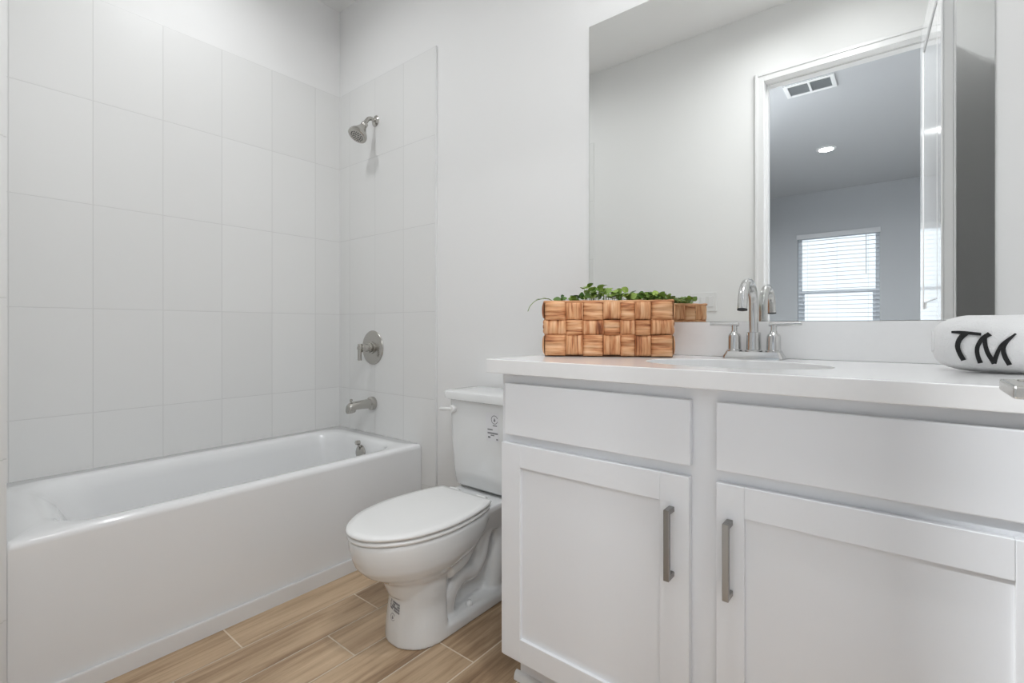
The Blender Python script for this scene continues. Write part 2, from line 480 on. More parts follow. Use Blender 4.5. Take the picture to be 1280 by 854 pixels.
boxes('window_frame', [(WX0, WX0 + 0.045, ya, yb, WZ0, WZ1), (WX1 - 0.045, WX1, ya, yb, WZ0, WZ1),
      (WX0 + .045, WX1 - .045, ya, yb, WZ0, WZ0 + 0.045), (WX0 + .045, WX1 - .045, ya, yb, WZ1 - 0.045, WZ1)], M['vinyl'], win, bevel=0.003)
boxes('meeting_rail', [(WX0 + .045, WX1 - .045, ya + 0.004, yb - 0.004, zm - 0.022, zm + 0.022)], M['vinyl'], win, bevel=0.003)
boxes('lower_sash', [(WX0 + .045, WX0 + .075, ya + 0.004, yb - .004, WZ0 + .045, zm - .022), (WX1 - .075, WX1 - .045, ya + 0.004, yb - .004, WZ0 + .045, zm - .022)], M['vinyl'], win, bevel=0.002)
boxes('pane', [(WX0 + .045, WX1 - .045, BY - 0.078, BY - 0.074, zm + .022, WZ1 - .045)], M['glass'], win)
boxes('pane', [(WX0 + .075, WX1 - .075, BY - 0.078, BY - 0.074, WZ0 + .045, zm - .022)], M['glass'], win)
boxes('window_sill', [(WX0 - .03, WX1 + .03, BY, BY + 0.03, WZ0 - .02, WZ0)], M['trim'], win, bevel=0.003)
bl = thing('window_blind', 'white horizontal slat blind over the bedroom window seen in the mirror', 'blind', ((WX0 + WX1) / 2, BY - 0.02, WZ0 + 0.01))
boxes('valance', [(WX0 - 0.012, WX1 + 0.012, BY + 0.001, BY + 0.016, WZ1 - 0.045, WZ1 + 0.022)], M['headrail'], bl, bevel=0.003)
bm = bmesh.new(); z = WZ1 - 0.075
while z > WZ0 + 0.06:
    # slightly crowned two-inch slats, tilted a little
    ys = [BY - 0.048 + 0.05 * i / 4 for i in range(5)]
    zs = [z + 0.0035 * (1 - ((i - 2) / 2) ** 2) - 0.0008 * (i - 2) for i in range(5)]
    r0 = [(WX0 + 0.006, y, q) for y, q in zip(ys, zs)] + [(WX0 + 0.006, y, q - 0.0028) for y, q in reversed(list(zip(ys, zs)))]
    r1 = [(WX1 - 0.006, p[1], p[2]) for p in r0]
    bm_rings(bm, [r0, r1]); z -= 0.0555
obj('slats', bm, M['slat'], bl)
boxes('bottom_rail', [(WX0 + .006, WX1 - .006, BY - 0.048, BY + 0.001, WZ0 + 0.02, WZ0 + 0.045)], M['slat'], bl, bevel=0.003)
bm = bmesh.new(); bm_tube(bm, [(2.232, BY + 0.022, WZ1 - 0.04), (2.232, BY + 0.022, 1.76)], 0.004, 8)
obj('tilt_wand', bm, M['headrail'], bl)
bm = bmesh.new()
for x in (WX0 + 0.12, (WX0 + WX1) / 2, WX1 - 0.12):
    bm_box(bm, x - .001, x + .001, BY + 0.0025, BY + .0035, WZ0 + .03, WZ1 - .05)
obj('ladder_cord', bm, M['slat'], bl)

v = thing('ceiling_vent', 'white rectangular air vent on the bedroom ceiling seen in the mirror', 'vent', (2.045, -2.77, ZC))
bm = bmesh.new(); vx0, vx1, vy0, vy1 = 1.873, 2.210, -2.884, -2.655; zt = ZC - 0.012
for b in ((vx0, vx0 + .03, vy0, vy1), (vx1 - .03, vx1, vy0, vy1), (vx0 + .03, vx1 - .03, vy0, vy0 + .028), (vx0 + .03, vx1 - .03, vy1 - .028, vy1), (2.034, 2.050, vy0 + .028, vy1 - .028)):
    bm_box(bm, b[0], b[1], b[2], b[3], zt, ZC - 0.0005)
obj('frame', bm, M['trim'], v, bevel=0.003)
boxes('duct_backing', [(vx0 + .028, vx1 - .028, vy0 + .026, vy1 - .026, ZC - 0.002, ZC - 0.0006)], M['vent_dark'], v)
bm = bmesh.new(); y = vy0 + 0.034
while y < vy1 - 0.034:
    for xa, xb in ((vx0 + .03, 2.034), (2.050, vx1 - .03)):
        vs = [bm.verts.new(p) for p in ((xa, y, ZC - .003), (xb, y, ZC - .003), (xb, y + .007, ZC - .011), (xa, y + .007, ZC - .011), (xa, y + .001, ZC - .003), (xb, y + .001, ZC - .003), (xb, y + .008, ZC - .011), (xa, y + .008, ZC - .011))]
        for f in ((0, 1, 2, 3), (7, 6, 5, 4), (0, 4, 5, 1), (3, 2, 6, 7), (0, 3, 7, 4), (1, 5, 6, 2)): bm.faces.new([vs[i] for i in f])
    y += 0.0125
obj('louvres', bm, mat('vent_louvre', (0.50, 0.52, 0.53), 0.5), v)

def downlight(loc, label, r=0.068, lamp='lamp', group=None, power=5.0, spread=170, tilt=None):
    d = thing('downlight', label, 'ceiling light', loc, 0, group)
    bm = bmesh.new()
    bm_lathe(bm, (loc[0], loc[1], loc[2] - 0.0004), (0, 0, -1), [(0, r * 0.86), (0, r * 1.35), (0.004, r * 1.33), (0.008, r * 1.1), (0.008, r), (0.003, r * 0.98)], 40)
    obj('trim_ring', bm, M['trim'], d, smooth=40)
    bm = bmesh.new(); bm_lathe(bm, (loc[0], loc[1], loc[2] - 0.004), (0, 0, -1), [(0, r * 0.97), (0.002, r * 0.97)], 40)
    obj('diffuser', bm, M[lamp], d)
    l = area_light('lamp', (loc[0], loc[1], loc[2] - 0.0095), r * 1.9, power, (0.965, 0.985, 1.0), spread=spread)
    l.parent = d; l.location = (0, 0, -0.0095)
    if tilt is not None:
        l.rotation_euler = Vector(tilt).to_track_quat('-Z', 'Y').to_euler(); l.location = (0, 0, -0.03)
        bm = bmesh.new(); tv = Vector(tilt).normalized(); c0 = Vector(loc) + Vector((0, 0, -0.004))
        bm_lathe(bm, c0 - tv * 0.02, tv, [(0, r * 0.9), (0.024, r * 0.9), (0.026, r * 0.8), (0.020, r * 0.78), (0.0195, 0.001)], 32)
        obj('fill_gimbal_head', bm, M['trim'], d, smooth=40)  # housing of the added fill light near the door
    return d
downlight((1.978, -4.41, ZC), 'lit round recessed downlight on the bedroom ceiling seen in the mirror', lamp='bed_lamp', power=BED_CAN)
downlight((1.45, -2.50, ZC), 'added unseen fill light on the bedroom ceiling left of the doorway', lamp='bed_lamp', power=BED_FILL_LEFT)
downlight((3.20, -2.60, ZC), 'added unseen fill light on the bedroom ceiling right of the doorway', lamp='bed_lamp', power=BED_FILL_RIGHT)
downlight((0.56, -0.82, ZC), 'round recessed downlight in the ceiling over the bathtub', lamp='lamp', power=TUB_CAN, spread=165)
downlight((2.30, -0.84, ZC), 'added unseen fill light in the ceiling in front of the sink', lamp='lamp', power=SINK_FILL, spread=165)
downlight((2.36, -1.22, ZC), 'added tilted fill light in the ceiling just inside the bathroom door', r=0.10, lamp='lamp', power=DOOR_FILL, spread=95, tilt=(-0.72, 0.02, -0.69))

# light switches on the door wall, faint in the mirror
sw = thing('light_switch', 'white triple light switch plate on the wall behind, faint in the mirror', 'light switch', (1.615, YF, 1.215))
boxes('wall_plate', [(1.535, 1.697, YF + 0.0004, YF + 0.006, 1.155, 1.275)], M['white_plastic'], sw, bevel=0.002)
for x in (1.570, 1.616, 1.662):
    bm = bmesh.new(); bm_box(bm, x - .016, x + .016, YF + 0.0062, YF + 0.0105, 1.182, 1.248)
    obj('rocker', bm, M['trim'], sw, bevel=0.002)

# ------------------------------------------------------------------ bathtub
def rrect(x0, x1, y0, y1, r, z, n=7):
    out = []
    for (cx, cy, a0) in ((x1 - r, y1 - r, 0), (x0 + r, y1 - r, 90), (x0 + r, y0 + r, 180), (x1 - r, y0 + r, 270)):
        for i in range(n + 1):
            a = R(a0 + 90 * i / n); out.append((cx + r * math.cos(a), cy + r * math.sin(a), z))
    return out
tub = thing('bathtub', 'white alcove bathtub with a plain front apron in the left corner', 'bathtub', (0.37, -0.71, 0))
bx0, bx1, by0, by1, zr = 0.0085, 0.7425, -1.4385, -0.0095, 0.475
bm = bmesh.new()
bm_rings(bm, [rrect(bx0 + .004, bx1, by0, by1, 0.004, 0.0), rrect(bx0 + .004, bx1, by0, by1, 0.004, zr - 0.022),
              rrect(bx0, bx1, by0, by1, 0.006, zr - 0.016), rrect(bx0 + .001, bx1 - .003, by0 + .001, by1 - .001, 0.008, zr - 0.006),
              rrect(bx0 + .004, bx1 - .010, by0 + .004, by1 - .004, 0.010, zr),
              rrect(0.088, 0.690, by0 + 0.085, -0.098, 0.13, zr),
              rrect(0.096, 0.682, by0 + 0.100, -0.107, 0.13, zr - 0.004),
              rrect(0.103, 0.675, by0 + 0.120, -0.114, 0.13, zr - 0.014),
              rrect(0.112, 0.667, by0 + 0.165, -0.122, 0.13, zr - 0.06),
              rrect(0.128, 0.652, by0 + 0.26, -0.145, 0.12, 0.22),
              rrect(0.150, 0.630, by0 + 0.32, -0.190, 0.11, 0.11),
              rrect(0.185, 0.595, by0 + 0.36, -0.225, 0.09, 0.082)], cap0=False)
obj('tub_shell', bm, M['acrylic'], tub, smooth=85)
# overflow plate on the inner drain end wall
bm = bmesh.new(); oz = 0.402; oy = -0.1262
bm_lathe(bm, (0.400, oy, oz), (0, -1, 0.09), [(0, 0.039), (0.003, 0.0395), (0.007, 0.036), (0.010, 0.026), (0.011, 0.001)], 32)
ov = obj('overflow_plate', bm, M['nickel'], tub, smooth=40)
bm = bmesh.new(); bm_tube(bm, [(0.400, oy - 0.008, oz + 0.016), (0.400, oy - 0.016, oz + 0.040), (0.400, oy - 0.018, oz + 0.048)], [0.005, 0.004, 0.004], 10)
bm_lathe(bm, (0.400, oy - 0.006, oz + 0.053), (0, -1, 0.1), [(0, 0.006), (0.003, 0.0115), (0.022, 0.0115), (0.025, 0.008)], 20)
obj('trip_lever', bm, M['nickel'], ov, smooth=40)
bm = bmesh.new(); bm_lathe(bm, (0.39, -0.32, 0.0815), (0, 0, 1), [(0, 0.034), (0.003, 0.034), (0.004, 0.025), (0.002, 0.001)], 24)
obj('drain', bm, M['nickel'], tub, smooth=40)

# ------------------------------------------------------------------ shower fittings on the back tile
sh = thing('wall_shower', 'brushed nickel shower head on a short bent arm high on the tile', 'shower head', (0.357, -0.009, 2.167))
bm = bmesh.new(); bm_lathe(bm, (0.364, -0.0092, 2.176), (0, -1, 0), [(0, 0.030), (0.003, 0.030), (0.008, 0.024), (0.013, 0.013)], 32)
obj('flange', bm, M['nickel'], sh, smooth=40)
hd = Vector((0.0, -0.52, -0.85)).normalized()     # direction the spray faces
pts = catmull([(0.364, -0.012, 2.176), (0.364, -0.036, 2.181), (0.364, -0.056, 2.173), (0.364, -0.070, 2.154), (0.364, -0.079, 2.136)], 6)
bm = bmesh.new(); bm_tube(bm, pts, 0.0105, 16)
obj('arm', bm, M['nickel'], sh, smooth=60)
bm = bmesh.new(); hb = Vector((0.364, -0.075, 2.143))
bm_lathe(bm, hb, hd, [(0, 0.014), (0.004, 0.0175), (0.017, 0.0175), (0.021, 0.016), (0.034, 0.021), (0.056, 0.033), (0.074, 0.045), (0.085, 0.050), (0.096, 0.050), (0.099, 0.046), (0.0995, 0.001)], 40)
head = obj('spray_head', bm, M['nickel'], sh, smooth=35)
bm = bmesh.new(); a_, b_ = frame_of(hd); fc = hb + hd * 0.0993
for ring, cnt in ((0.010, 6), (0.020, 12), (0.031, 18)):
    for i in range(cnt):
        t_ = 2 * PI * i / cnt
        bm_lathe(bm, fc + (a_ * math.cos(t_) + b_ * math.sin(t_)) * ring, hd, [(0, 0.0022), (0.0025, 0.0018)], 6)
obj('nozzles', bm, M['rubber'], head)

sv = thing('shower_valve', 'round brushed nickel valve plate with lever handle above the tub spout', 'shower valve', (0.336, -0.009, 0.943))
vc = (0.340, -0.0092, 0.943)
bm = bmesh.new(); bm_lathe(bm, vc, (0, -1, 0), [(0, 0.093), (0.003, 0.0935), (0.006, 0.091), (0.010, 0.078), (0.012, 0.035), (0.012, 0.001)], 56)
obj('escutcheon', bm, M['nickel'], sv, smooth=30)
bm = bmesh.new(); bm_lathe(bm, (vc[0], vc[1] - 0.012, vc[2]), (0, -1, 0), [(0, 0.034), (0.006, 0.034), (0.009, 0.024), (0.014, 0.024), (0.015, 0.029), (0.022, 0.029), (0.026, 0.021), (0.052, 0.019), (0.056, 0.023), (0.062, 0.023), (0.066, 0.012), (0.080, 0.012)], 32)
obj('hub', bm, M['nickel'], sv, smooth=35)
bm = bmesh.new(); ly = vc[1] - 0.084
bm_tube(bm, [(vc[0], ly, vc[2] + 0.022), (vc[0], ly, vc[2] - 0.066)], 0.0105, 20)
obj('lever_handle', bm, M['nickel'], sv, smooth=50)

sp = thing('tub_spout', 'brushed nickel tub spout with a diverter pin over the bathtub', 'faucet', (0.345, -0.009, 0.63))
bm = bmesh.new(); sx, sz = 0.345, 0.640
bm_lathe(bm, (sx, -0.0092, sz), (0, -1, 0), [(0, 0.033), (0.004, 0.036), (0.022, 0.036), (0.027, 0.031), (0.03, 0.026)], 36)
obj('flange', bm, M['nickel'], sp, smooth=35)
bm = bmesh.new()
def sprof(w, zt_, zb_, y):
    return [(sx + w * math.copysign(abs(math.cos(a)) ** 0.7, math.cos(a)), y, (zt_ + zb_) / 2 + (zt_ - zb_) / 2 * math.copysign(abs(math.sin(a)) ** 0.8, math.sin(a))) for a in [2 * PI * i / 28 for i in range(28)]]
bm_rings(bm, [sprof(0.026, sz + .026, sz - .026, -0.034), sprof(0.024, sz + .023, sz - .022, -0.09), sprof(0.0235, sz + .021, sz - .022, -0.128),
              sprof(0.023, sz + .020, sz - .036, -0.134), sprof(0.023, sz + .016, sz - .038, -0.156), sprof(0.021, sz + .008, sz - .038, -0.166), sprof(0.014, sz - .004, sz - .037, -0.171)])
obj('spout_body', bm, M['nickel'], sp, smooth=45)
bm = bmesh.new(); bm_lathe(bm, (sx, -0.148, sz + 0.009), (0, 0, 1), [(0, 0.004), (0.016, 0.004), (0.017, 0.0075), (0.026, 0.0075), (0.028, 0.005)], 16)
obj('diverter_pin', bm, M['nickel'], sp, smooth=40)

# ------------------------------------------------------------------ toilet
TX = 1.285
def egg(cy_, hw, lf, lb, z, n=48, pb=2.6, pf=2.05, dx=0.0):
    """outline with a round front (towards -y) and a squarer back"""
    out = []
    for i in range(n):
        a = 2 * PI * i / n; c, s = math.cos(a), math.sin(a)
        p = pf if s < 0 else pb
        x = hw * math.copysign(abs(c) ** (2 / p), c); y = (lf if s < 0 else lb) * math.copysign(abs(s) ** (2 / p), s)
        out.append((TX + dx + x, cy_ + y, z))
    return out
LIDP = [(-0.2520, 0.118), (-0.2540, 0.126), (-0.262, 0.132), (-0.30, 0.147), (-0.36, 0.161), (-0.43, 0.171), (-0.50, 0.173), (-0.57, 0.163), (-0.63, 0.145), (-0.675, 0.119), (-0.711, 0.088), (-0.733, 0.058), (-0.745, 0.029)]
def lid_outline(z, d=0.0, k=1.0):
    """elongated seat outline: nearly straight back edge, widest in the middle, narrow round front"""
    half = catmull([(h, y, 0) for y, h in LIDP] + [(0.0, -0.749, 0)], 4)
    cy_ = -0.50; pts = []
    side = [(max(0.0, p.x), p.y) for p in half]
    for sx_, seq in ((1, side), (-1, list(reversed(side))[1:])):
        for h, y in seq: pts.append((h * sx_, y))
    out = []
    for h, y in pts:
        r = math.hypot(h, y - cy_); q = (r * k - d) / r
        out.append((TX + h * q, cy_ + (y - cy_) * q, z))
    return out
to = thing('toilet', 'white two-piece toilet with closed lid between bathtub and vanity', 'toilet', (TX, -0.36, 0))
bm = bmesh.new()
# bowl
def bowl_ring(z, kx, kf, kb):
    c0 = -0.49
    return [(TX + (x - TX) * kx, c0 + (y - c0) * (kf if y < c0 else kb), z) for x, y, _ in lid_outline(z)]
bm_rings(bm, [bowl_ring(*q) for q in ((0.16, .50, .43, .30), (0.215, .60, .52, .40), (0.242, .735, .67, .55), (0.262, .85, .795, .70), (0.290, .93, .895, .83),
              (0.325, .972, .950, .93), (0.355, .988, .975, .97), (0.374, .990, .980, .98), (0.384, .972, .970, .97))])
# front column
bm_rings(bm, [egg(-0.485, 0.114, 0.117, 0.055, 0.0, pb=4), egg(-0.485, 0.111, 0.115, 0.053, 0.05, pb=4), egg(-0.482, 0.103, 0.108, 0.05, 0.13, pb=4), egg(-0.482, 0.104, 0.111, 0.055, 0.25, pb=4)])
# foot flange to the back
def slab(hw0, hw1, z0, z1):
    return [rrect(TX - hw0, TX + hw0, -0.50, -0.105, 0.03, z0), rrect(TX - hw0, TX + hw0, -0.50, -0.105, 0.03, z1 - .012), rrect(TX - hw1, TX + hw1, -0.50, -0.11, 0.03, z1)]
bm_rings(bm, slab(0.114, 0.100, 0.0, 0.046))
# rear deck carrying the tank
bm_rings(bm, [rrect(TX - .085, TX + .085, -0.34, -0.045, 0.04, 0.27), rrect(TX - .115, TX + .115, -0.36, -0.035, 0.04, 0.33), rrect(TX - .135, TX + .135, -0.36, -0.03, 0.04, 0.372), rrect(TX - .135, TX + .135, -0.36, -0.03, 0.04, 0.392)])
# web and trapway
bm_rings(bm, [rrect(TX - .045, TX + .045, -0.46, -0.13, 0.02, 0.03), rrect(TX - .040, TX + .040, -0.46, -0.12, 0.02, 0.32)])
for s in (-1, 1):
    tr = catmull([(TX + s * .048, -0.415, 0.05), (TX + s * .05, -0.40, 0.115), (TX + s * .05, -0.345, 0.155), (TX + s * .052, -0.285, 0.15), (TX + s * .052, -0.245, 0.19), (TX + s * .052, -0.228, 0.25), (TX + s * .056, -0.20, 0.305), (TX + s * .05, -0.15, 0.32)], 6)
    bm_tube(bm, tr, 0.038, 14)
    tr = catmull([(TX + s * .05, -0.16, 0.31), (TX + s * .052, -0.135, 0.24), (TX + s * .055, -0.15, 0.15), (TX + s * .06, -0.17, 0.03)], 6)
    bm_tube(bm, tr, 0.036, 14)
    # shoulder under the bowl
    tr = catmull([(TX + s * .085, -0.44, 0.215), (TX + s * .082, -0.36, 0.235), (TX + s * .072, -0.30, 0.285)], 6)
    bm_tube(bm, tr, 0.033, 14)
bowl = obj('bowl', bm, M['ceramic'], to)
md = bowl.modifiers.new('remesh', 'REMESH'); md.mode = 'VOXEL'; md.voxel_size = 0.0045; md.use_smooth_shade = True
md = bowl.modifiers.new('smooth', 'SMOOTH'); md.factor = 0.5; md.iterations = 14
for s in (-1, 1):
    bm = bmesh.new(); bm_lathe(bm, (TX + s * .086, -0.325, 0.043), (0, 0, 1), [(0, 0.013), (0.008, 0.013), (0.016, 0.009), (0.019, 0.001)], 16)
    obj('bolt_cap', bm, M['ceramic'], to, smooth=50)
# seat, lid, hinges
def disc(z0, z1, k, r, dome=0.0, hollow=None):
    A = lambda z, d: lid_outline(z, d, k)
    rings = [A(z0, r), A(z0 + r, 0), A(z1 - r, 0), A(z1, r)]
    if dome: rings += [A(z1 + dome * .5, r + 0.02), A(z1 + dome, r + 0.05)]
    return rings
bm = bmesh.new(); bm_rings(bm, disc(0.3855, 0.3985, 1.0, 0.004))
obj('seat_ring', bm, M['seat'], to, smooth=60)
bm = bmesh.new(); bm_rings(bm, disc(0.4022, 0.4165, 1.012, 0.005, 0.003))
obj('seat_lid', bm, M['seat'], to, smooth=60)
for s in (-1, 1):
    bm = bmesh.new(); bm_lathe(bm, (TX + s * .072 - .022, -0.244, 0.404), (1, 0, 0), [(0, 0.0125), (0.044, 0.0125)], 16)
    obj('hinge', bm, M['seat'], to, smooth=40)
# tank
def tank_ring(hw, yf, z, r=0.03): return rrect(TX - hw, TX + hw, yf, -0.022, r, z)
bm = bmesh.new()
bm_rings(bm, [tank_ring(.135, -.165, 0.4005), tank_ring(.146, -.178, 0.412), tank_ring(.152, -.184, 0.47), tank_ring(.158, -.188, 0.56), tank_ring(.165, -.192, 0.754)])
tank = obj('tank', bm, M['ceramic'], to, smooth=60)
bm = bmesh.new()
bm_rings(bm, [tank_ring(.172, -.198, 0.7555), tank_ring(.183, -.209, 0.760), tank_ring(.184, -.210, 0.784), tank_ring(.181, -.207, 0.790), tank_ring(.17, -.19, 0.793), tank_ring(.12, -.15, 0.7945, .02)])
obj('tank_lid', bm, M['ceramic'], to, smooth=50)
fl_x, fl_z = TX - 0.130, 0.717
bm = bmesh.new(); bm_lathe(bm, (fl_x, -0.1915, fl_z), (0, -1, 0), [(0, 0.017), (0.010, 0.017), (0.016, 0.013), (0.018, 0.001)], 24)
fl = obj('flush_button_hub', bm, M['white_plastic'], to, smooth=45)
bm = bmesh.new(); bm_tube(bm, [(fl_x, -0.204, fl_z), (fl_x - .028, -0.207, fl_z - .001), (fl_x - .06, -0.207, fl_z - .004), (fl_x - .066, -.207, fl_z - .004)], [0.007, 0.0075, 0.0085, 0.005], 14)
obj('flush_lever', bm, M['white_plastic'], fl, smooth=60)
# printed marks: tank film
def prism(bm, poly, plane, d):
    """poly: list of 2D points; plane(u, v, depth) -> 3D"""
    bm_rings(bm, [[plane(u, v, 0) for u, v in poly], [plane(u, v, d) for u, v in poly]])
def drop(cx, cz, r): return [(cx + r * math.cos(R(a)), cz + r * math.sin(R(a))) for a in range(-220, 41, 20)] + [(cx, cz + 2.1 * r)]
def ring_pts(bm, cx, cz, r0, r1, pl, d, a0=0, a1=360, n=24):
    for i in range(n):
        p, q = R(a0 + (a1 - a0) * i / n), R(a0 + (a1 - a0) * (i + 1) / n)
        prism(bm, [(cx + r0 * math.cos(p), cz + r0 * math.sin(p)), (cx + r1 * math.cos(p), cz + r1 * math.sin(p)), (cx + r1 * math.cos(q), cz + r1 * math.sin(q)), (cx + r0 * math.cos(q), cz + r0 * math.sin(q))], pl, d)
def tank_plane(u, v, d):
    t_ = (v - 0.56) / (0.754 - 0.56); return (TX + u, -(0.188 + 0.004 * t_) - 0.0003 - d, v)
bm = bmesh.new(); prism(bm, [(0.048, 0.613), (0.112, 0.613), (0.112, 0.722), (0.048, 0.722)], tank_plane, 0.0004)
st = obj('tank_sticker', bm, M['sticker'], tank)
st['label'] = 'clear printed sticker'
bm = bmesh.new(); pl = lambda u, v, d: tank_plane(u, v, 0.0005 + d)
prism(bm, drop(0.092, 0.694, 0.0048), pl, 0.0003)
ring_pts(bm, 0.092, 0.697, 0.0145, 0.017, pl, 0.0003, 20, 340)
for (a, b, z, h) in ((0.083, 0.104, 0.672, 0.004), (0.056, 0.082, 0.655, 0.005), (0.056, 0.108, 0.641, 0.006), (0.072, 0.090, 0.634, 0.004), (0.058, 0.070, 0.624, 0.007), (0.100, 0.108, 0.619, 0.006)):
    prism(bm, [(a, z), (b, z), (b, z + h), (a, z + h)], pl, 0.0003)
obj('sticker_print', bm, M['ink'], st)
# printed marks low on the pedestal front
def col_plane(u, v, d):
    a = R(-90) + u / 0.112
    k = v / 0.13 if v < 0.13 else 1
    hw = 0.1125 + (0.103 - 0.1125) * k; lf = 0.117 + (0.109 - 0.117) * k
    c, s = math.cos(a), math.sin(a)
    return (TX + (hw + 0.0002 + d) * math.copysign(abs(c) ** (2 / 2.05), c), -0.485 + (0.003 * k) + (lf + 0.0002 + d) * math.copysign(abs(s) ** (2 / 2.05), s), v)
bm = bmesh.new(); r2 = random.Random(3)
for (u0, u1, v0, v1) in ((-0.024, 0.026, 0.118, 0.150),):
    for i in range(9):
        for j in range(4):
            if r2.random() < 0.30: continue
            u = u0 + (u1 - u0) * i / 9; vv = v1 - 0.0085 * (j + 1) - 0.0011 * i
            prism(bm, [(u, vv), (u + 0.0042, vv), (u + 0.0042, vv + 0.006), (u, vv + 0.006)], col_plane, 0.0006)
prism(bm, drop(-0.006, 0.088, 0.0042), col_plane, 0.0006)
ring_pts(bm, -0.006, 0.091, 0.0105, 0.0122, col_plane, 0.0006, 30, 330, 16)
for (a, b, z, h) in ((-0.018, 0.004, 0.068, 0.005), (-0.014, 0.010, 0.060, 0.005), (-0.004, 0.012, 0.053, 0.004)):
    prism(bm, [(a, z), (b, z), (b, z + h), (a, z + h)], col_plane, 0.0006)
obj('pedestal_print', bm, M['ink'], to)

# ------------------------------------------------------------------ vanity cabinet
va = thing('vanity_cabinet', 'white shaker vanity cabinet with two doors right of the toilet', 'cabinet', (2.25, -0.28, 0))
vx0, vx1, vyf, vz0, vz1 = 1.700, 2.938, -0.527, 0.112, 0.9225
bm = bmesh.new()
bm_box(bm, vx0, vx0 + .018, vyf + 0.018, -0.002, vz0, vz1); bm_box(bm, vx1 - .018, vx1, vyf + 0.018, -0.002, vz0, vz1)
bm_box(bm, vx0 + .018, vx1 - .018, vyf + .018, -0.002, vz0, vz0 + .018); bm_box(bm, vx0 + .018, vx1 - .018, -0.012, -0.002, vz0 + .018, vz1)
for (a, b, c, d) in ((vx0, vx0 + .032, vz0, vz1), (2.232, 2.302, vz0, vz1), (vx1 - .168, vx1, vz0, vz1)):
    bm_box(bm, a, b, vyf, vyf + 0.018, c, d)
for (a, b) in ((vx0 + .032, 2.232), (2.302, vx1 - .168)):
    for (c, d) in ((vz0, 0.138), (0.715, 0.765), (0.885, vz1)): bm_box(bm, a, b, vyf, vyf + .018, c, d)
obj('carcass', bm, M['cabinet'], va)
dy0, dy1 = -0.545, vyf - 0.0003
boxes('drawer_front', [(1.7215, 2.2405, dy0, dy1, 0.7515, 0.8950)], M['cabinet'], va, bevel=0.0025)
boxes('drawer_front', [(2.2940, 2.7860, dy0, dy1, 0.7540, 0.8955)], M['cabinet'], va, bevel=0.0025)
def shaker(x0, x1, z0, z1, st_, rl, pull_x, pz0, pz1):
    bm = bmesh.new()
    bm_box(bm, x0, x0 + st_, dy0, dy1, z0, z1); bm_box(bm, x1 - st_, x1, dy0, dy1, z0, z1)
    bm_box(bm, x0 + st_, x1 - st_, dy0, dy1, z0, z0 + rl); bm_box(bm, x0 + st_, x1 - st_, dy0, dy1, z1 - rl, z1)
    bm_box(bm, x0 + st_ - .002, x1 - st_ + .002, dy0 + 0.009, dy1, z0 + rl - .002, z1 - rl + .002)
    d = obj('door', bm, M['cabinet'], va, bevel=0.0014)
    bm = bmesh.new(); yb_ = dy0 - 0.034
    bm_box(bm, pull_x - .0062, pull_x + .0062, yb_, yb_ + 0.011, pz0, pz1)
    for z in (pz0, pz1 - 0.011): bm_box(bm, pull_x - .0062, pull_x + .0062, yb_ + 0.0108, dy0, z, z + 0.011)
    obj('bar_pull', bm, M['pull'], d, bevel=0.0012)
shaker(1.7095, 2.2385, 0.128, 0.7275, 0.066, 0.063, 2.2005, 0.504, 0.6575)
shaker(2.2945, 2.7860, 0.128, 0.7285, 0.0545, 0.064, 2.3215, 0.503, 0.6580)
boxes('toe_kick', [(vx0 + .006, vx1, -0.452, -0.436, 0.0, vz0), (vx0, vx0 + .016, -0.436, -0.002, 0, vz0)], M['cabinet'], va)
bm = bmesh.new(); pr = [(0, 0), (0, 0.024), (0.006, 0.0225), (0.011, 0.018), (0.014, 0.010), (0.015, 0)]
bm_rings(bm, [[(x, -0.4523 - a, z) for a, z in pr] for x in (1.692, vx1)])
tm = struct(obj('trim_5', bm, M['trim'], smooth=50), 'small white shoe moulding at the foot of the vanity')

ct = thing('countertop', 'white quartz countertop with backsplash and undermount sink on the vanity', 'countertop', (2.23, -0.28, 0.923))
cx0, cx1, cy0, cy1, cz0, cz1 = 1.668, 2.939, -0.565, -0.0005, 0.9230, 0.9620
SX, SY, SA, SB = 2.264, -0.310, 0.215, 0.150
bm = bmesh.new(); n = 96
def ray_rect(a):
    c, s = math.cos(a), math.sin(a)
    k = min([(q / p) for p, q in ((c, (cx1 - SX) if c > 0 else (cx0 - SX)), (s, (cy1 - SY) if s > 0 else (cy0 - SY))) if abs(p) > 1e-9])
    return (SX + c * k, SY + s * k)
angs = sorted(set([2 * PI * i / n for i in range(n)] + [math.atan2(y - SY, x - SX) % (2 * PI) for x in (cx0, cx1) for y in (cy0, cy1)]))
inner = [(SX + SA * math.cos(a), SY + SB * math.sin(a)) for a in angs]; outer = [ray_rect(a) for a in angs]
for z, flip in ((cz1, False), (cz0, True)): pass
vo1 = [bm.verts.new((*p, cz1)) for p in outer]; vi1 = [bm.verts.new((*p, cz1)) for p in inner]
vo0 = [bm.verts.new((*p, cz0)) for p in outer]; vi0 = [bm.verts.new((*p, cz0)) for p in inner]
for i in range(len(angs)):
    j = (i + 1) % len(angs)
    bm.faces.new((vo1[i], vo1[j], vi1[j], vi1[i])); bm.faces.new((vo0[j], vo0[i], vi0[i], vi0[j]))
    bm.faces.new((vo0[i], vo0[j], vo1[j], vo1[i])); bm.faces.new((vi1[i], vi1[j], vi0[j], vi0[i]))
obj('slab', bm, M['quartz'], ct, bevel=0.002)
boxes('backsplash', [(1.690, 2.939, -0.0205, -0.0005, 0.9622, 1.0690)], M['quartz'], ct, bevel=0.0015)
bm = bmesh.new()
def oval(k, z, d=0.0): return [(SX + (SA * k + d) * math.cos(a), SY + (SB * k + d) * math.sin(a), z) for a in [2 * PI * i / 64 for i in range(64)]]
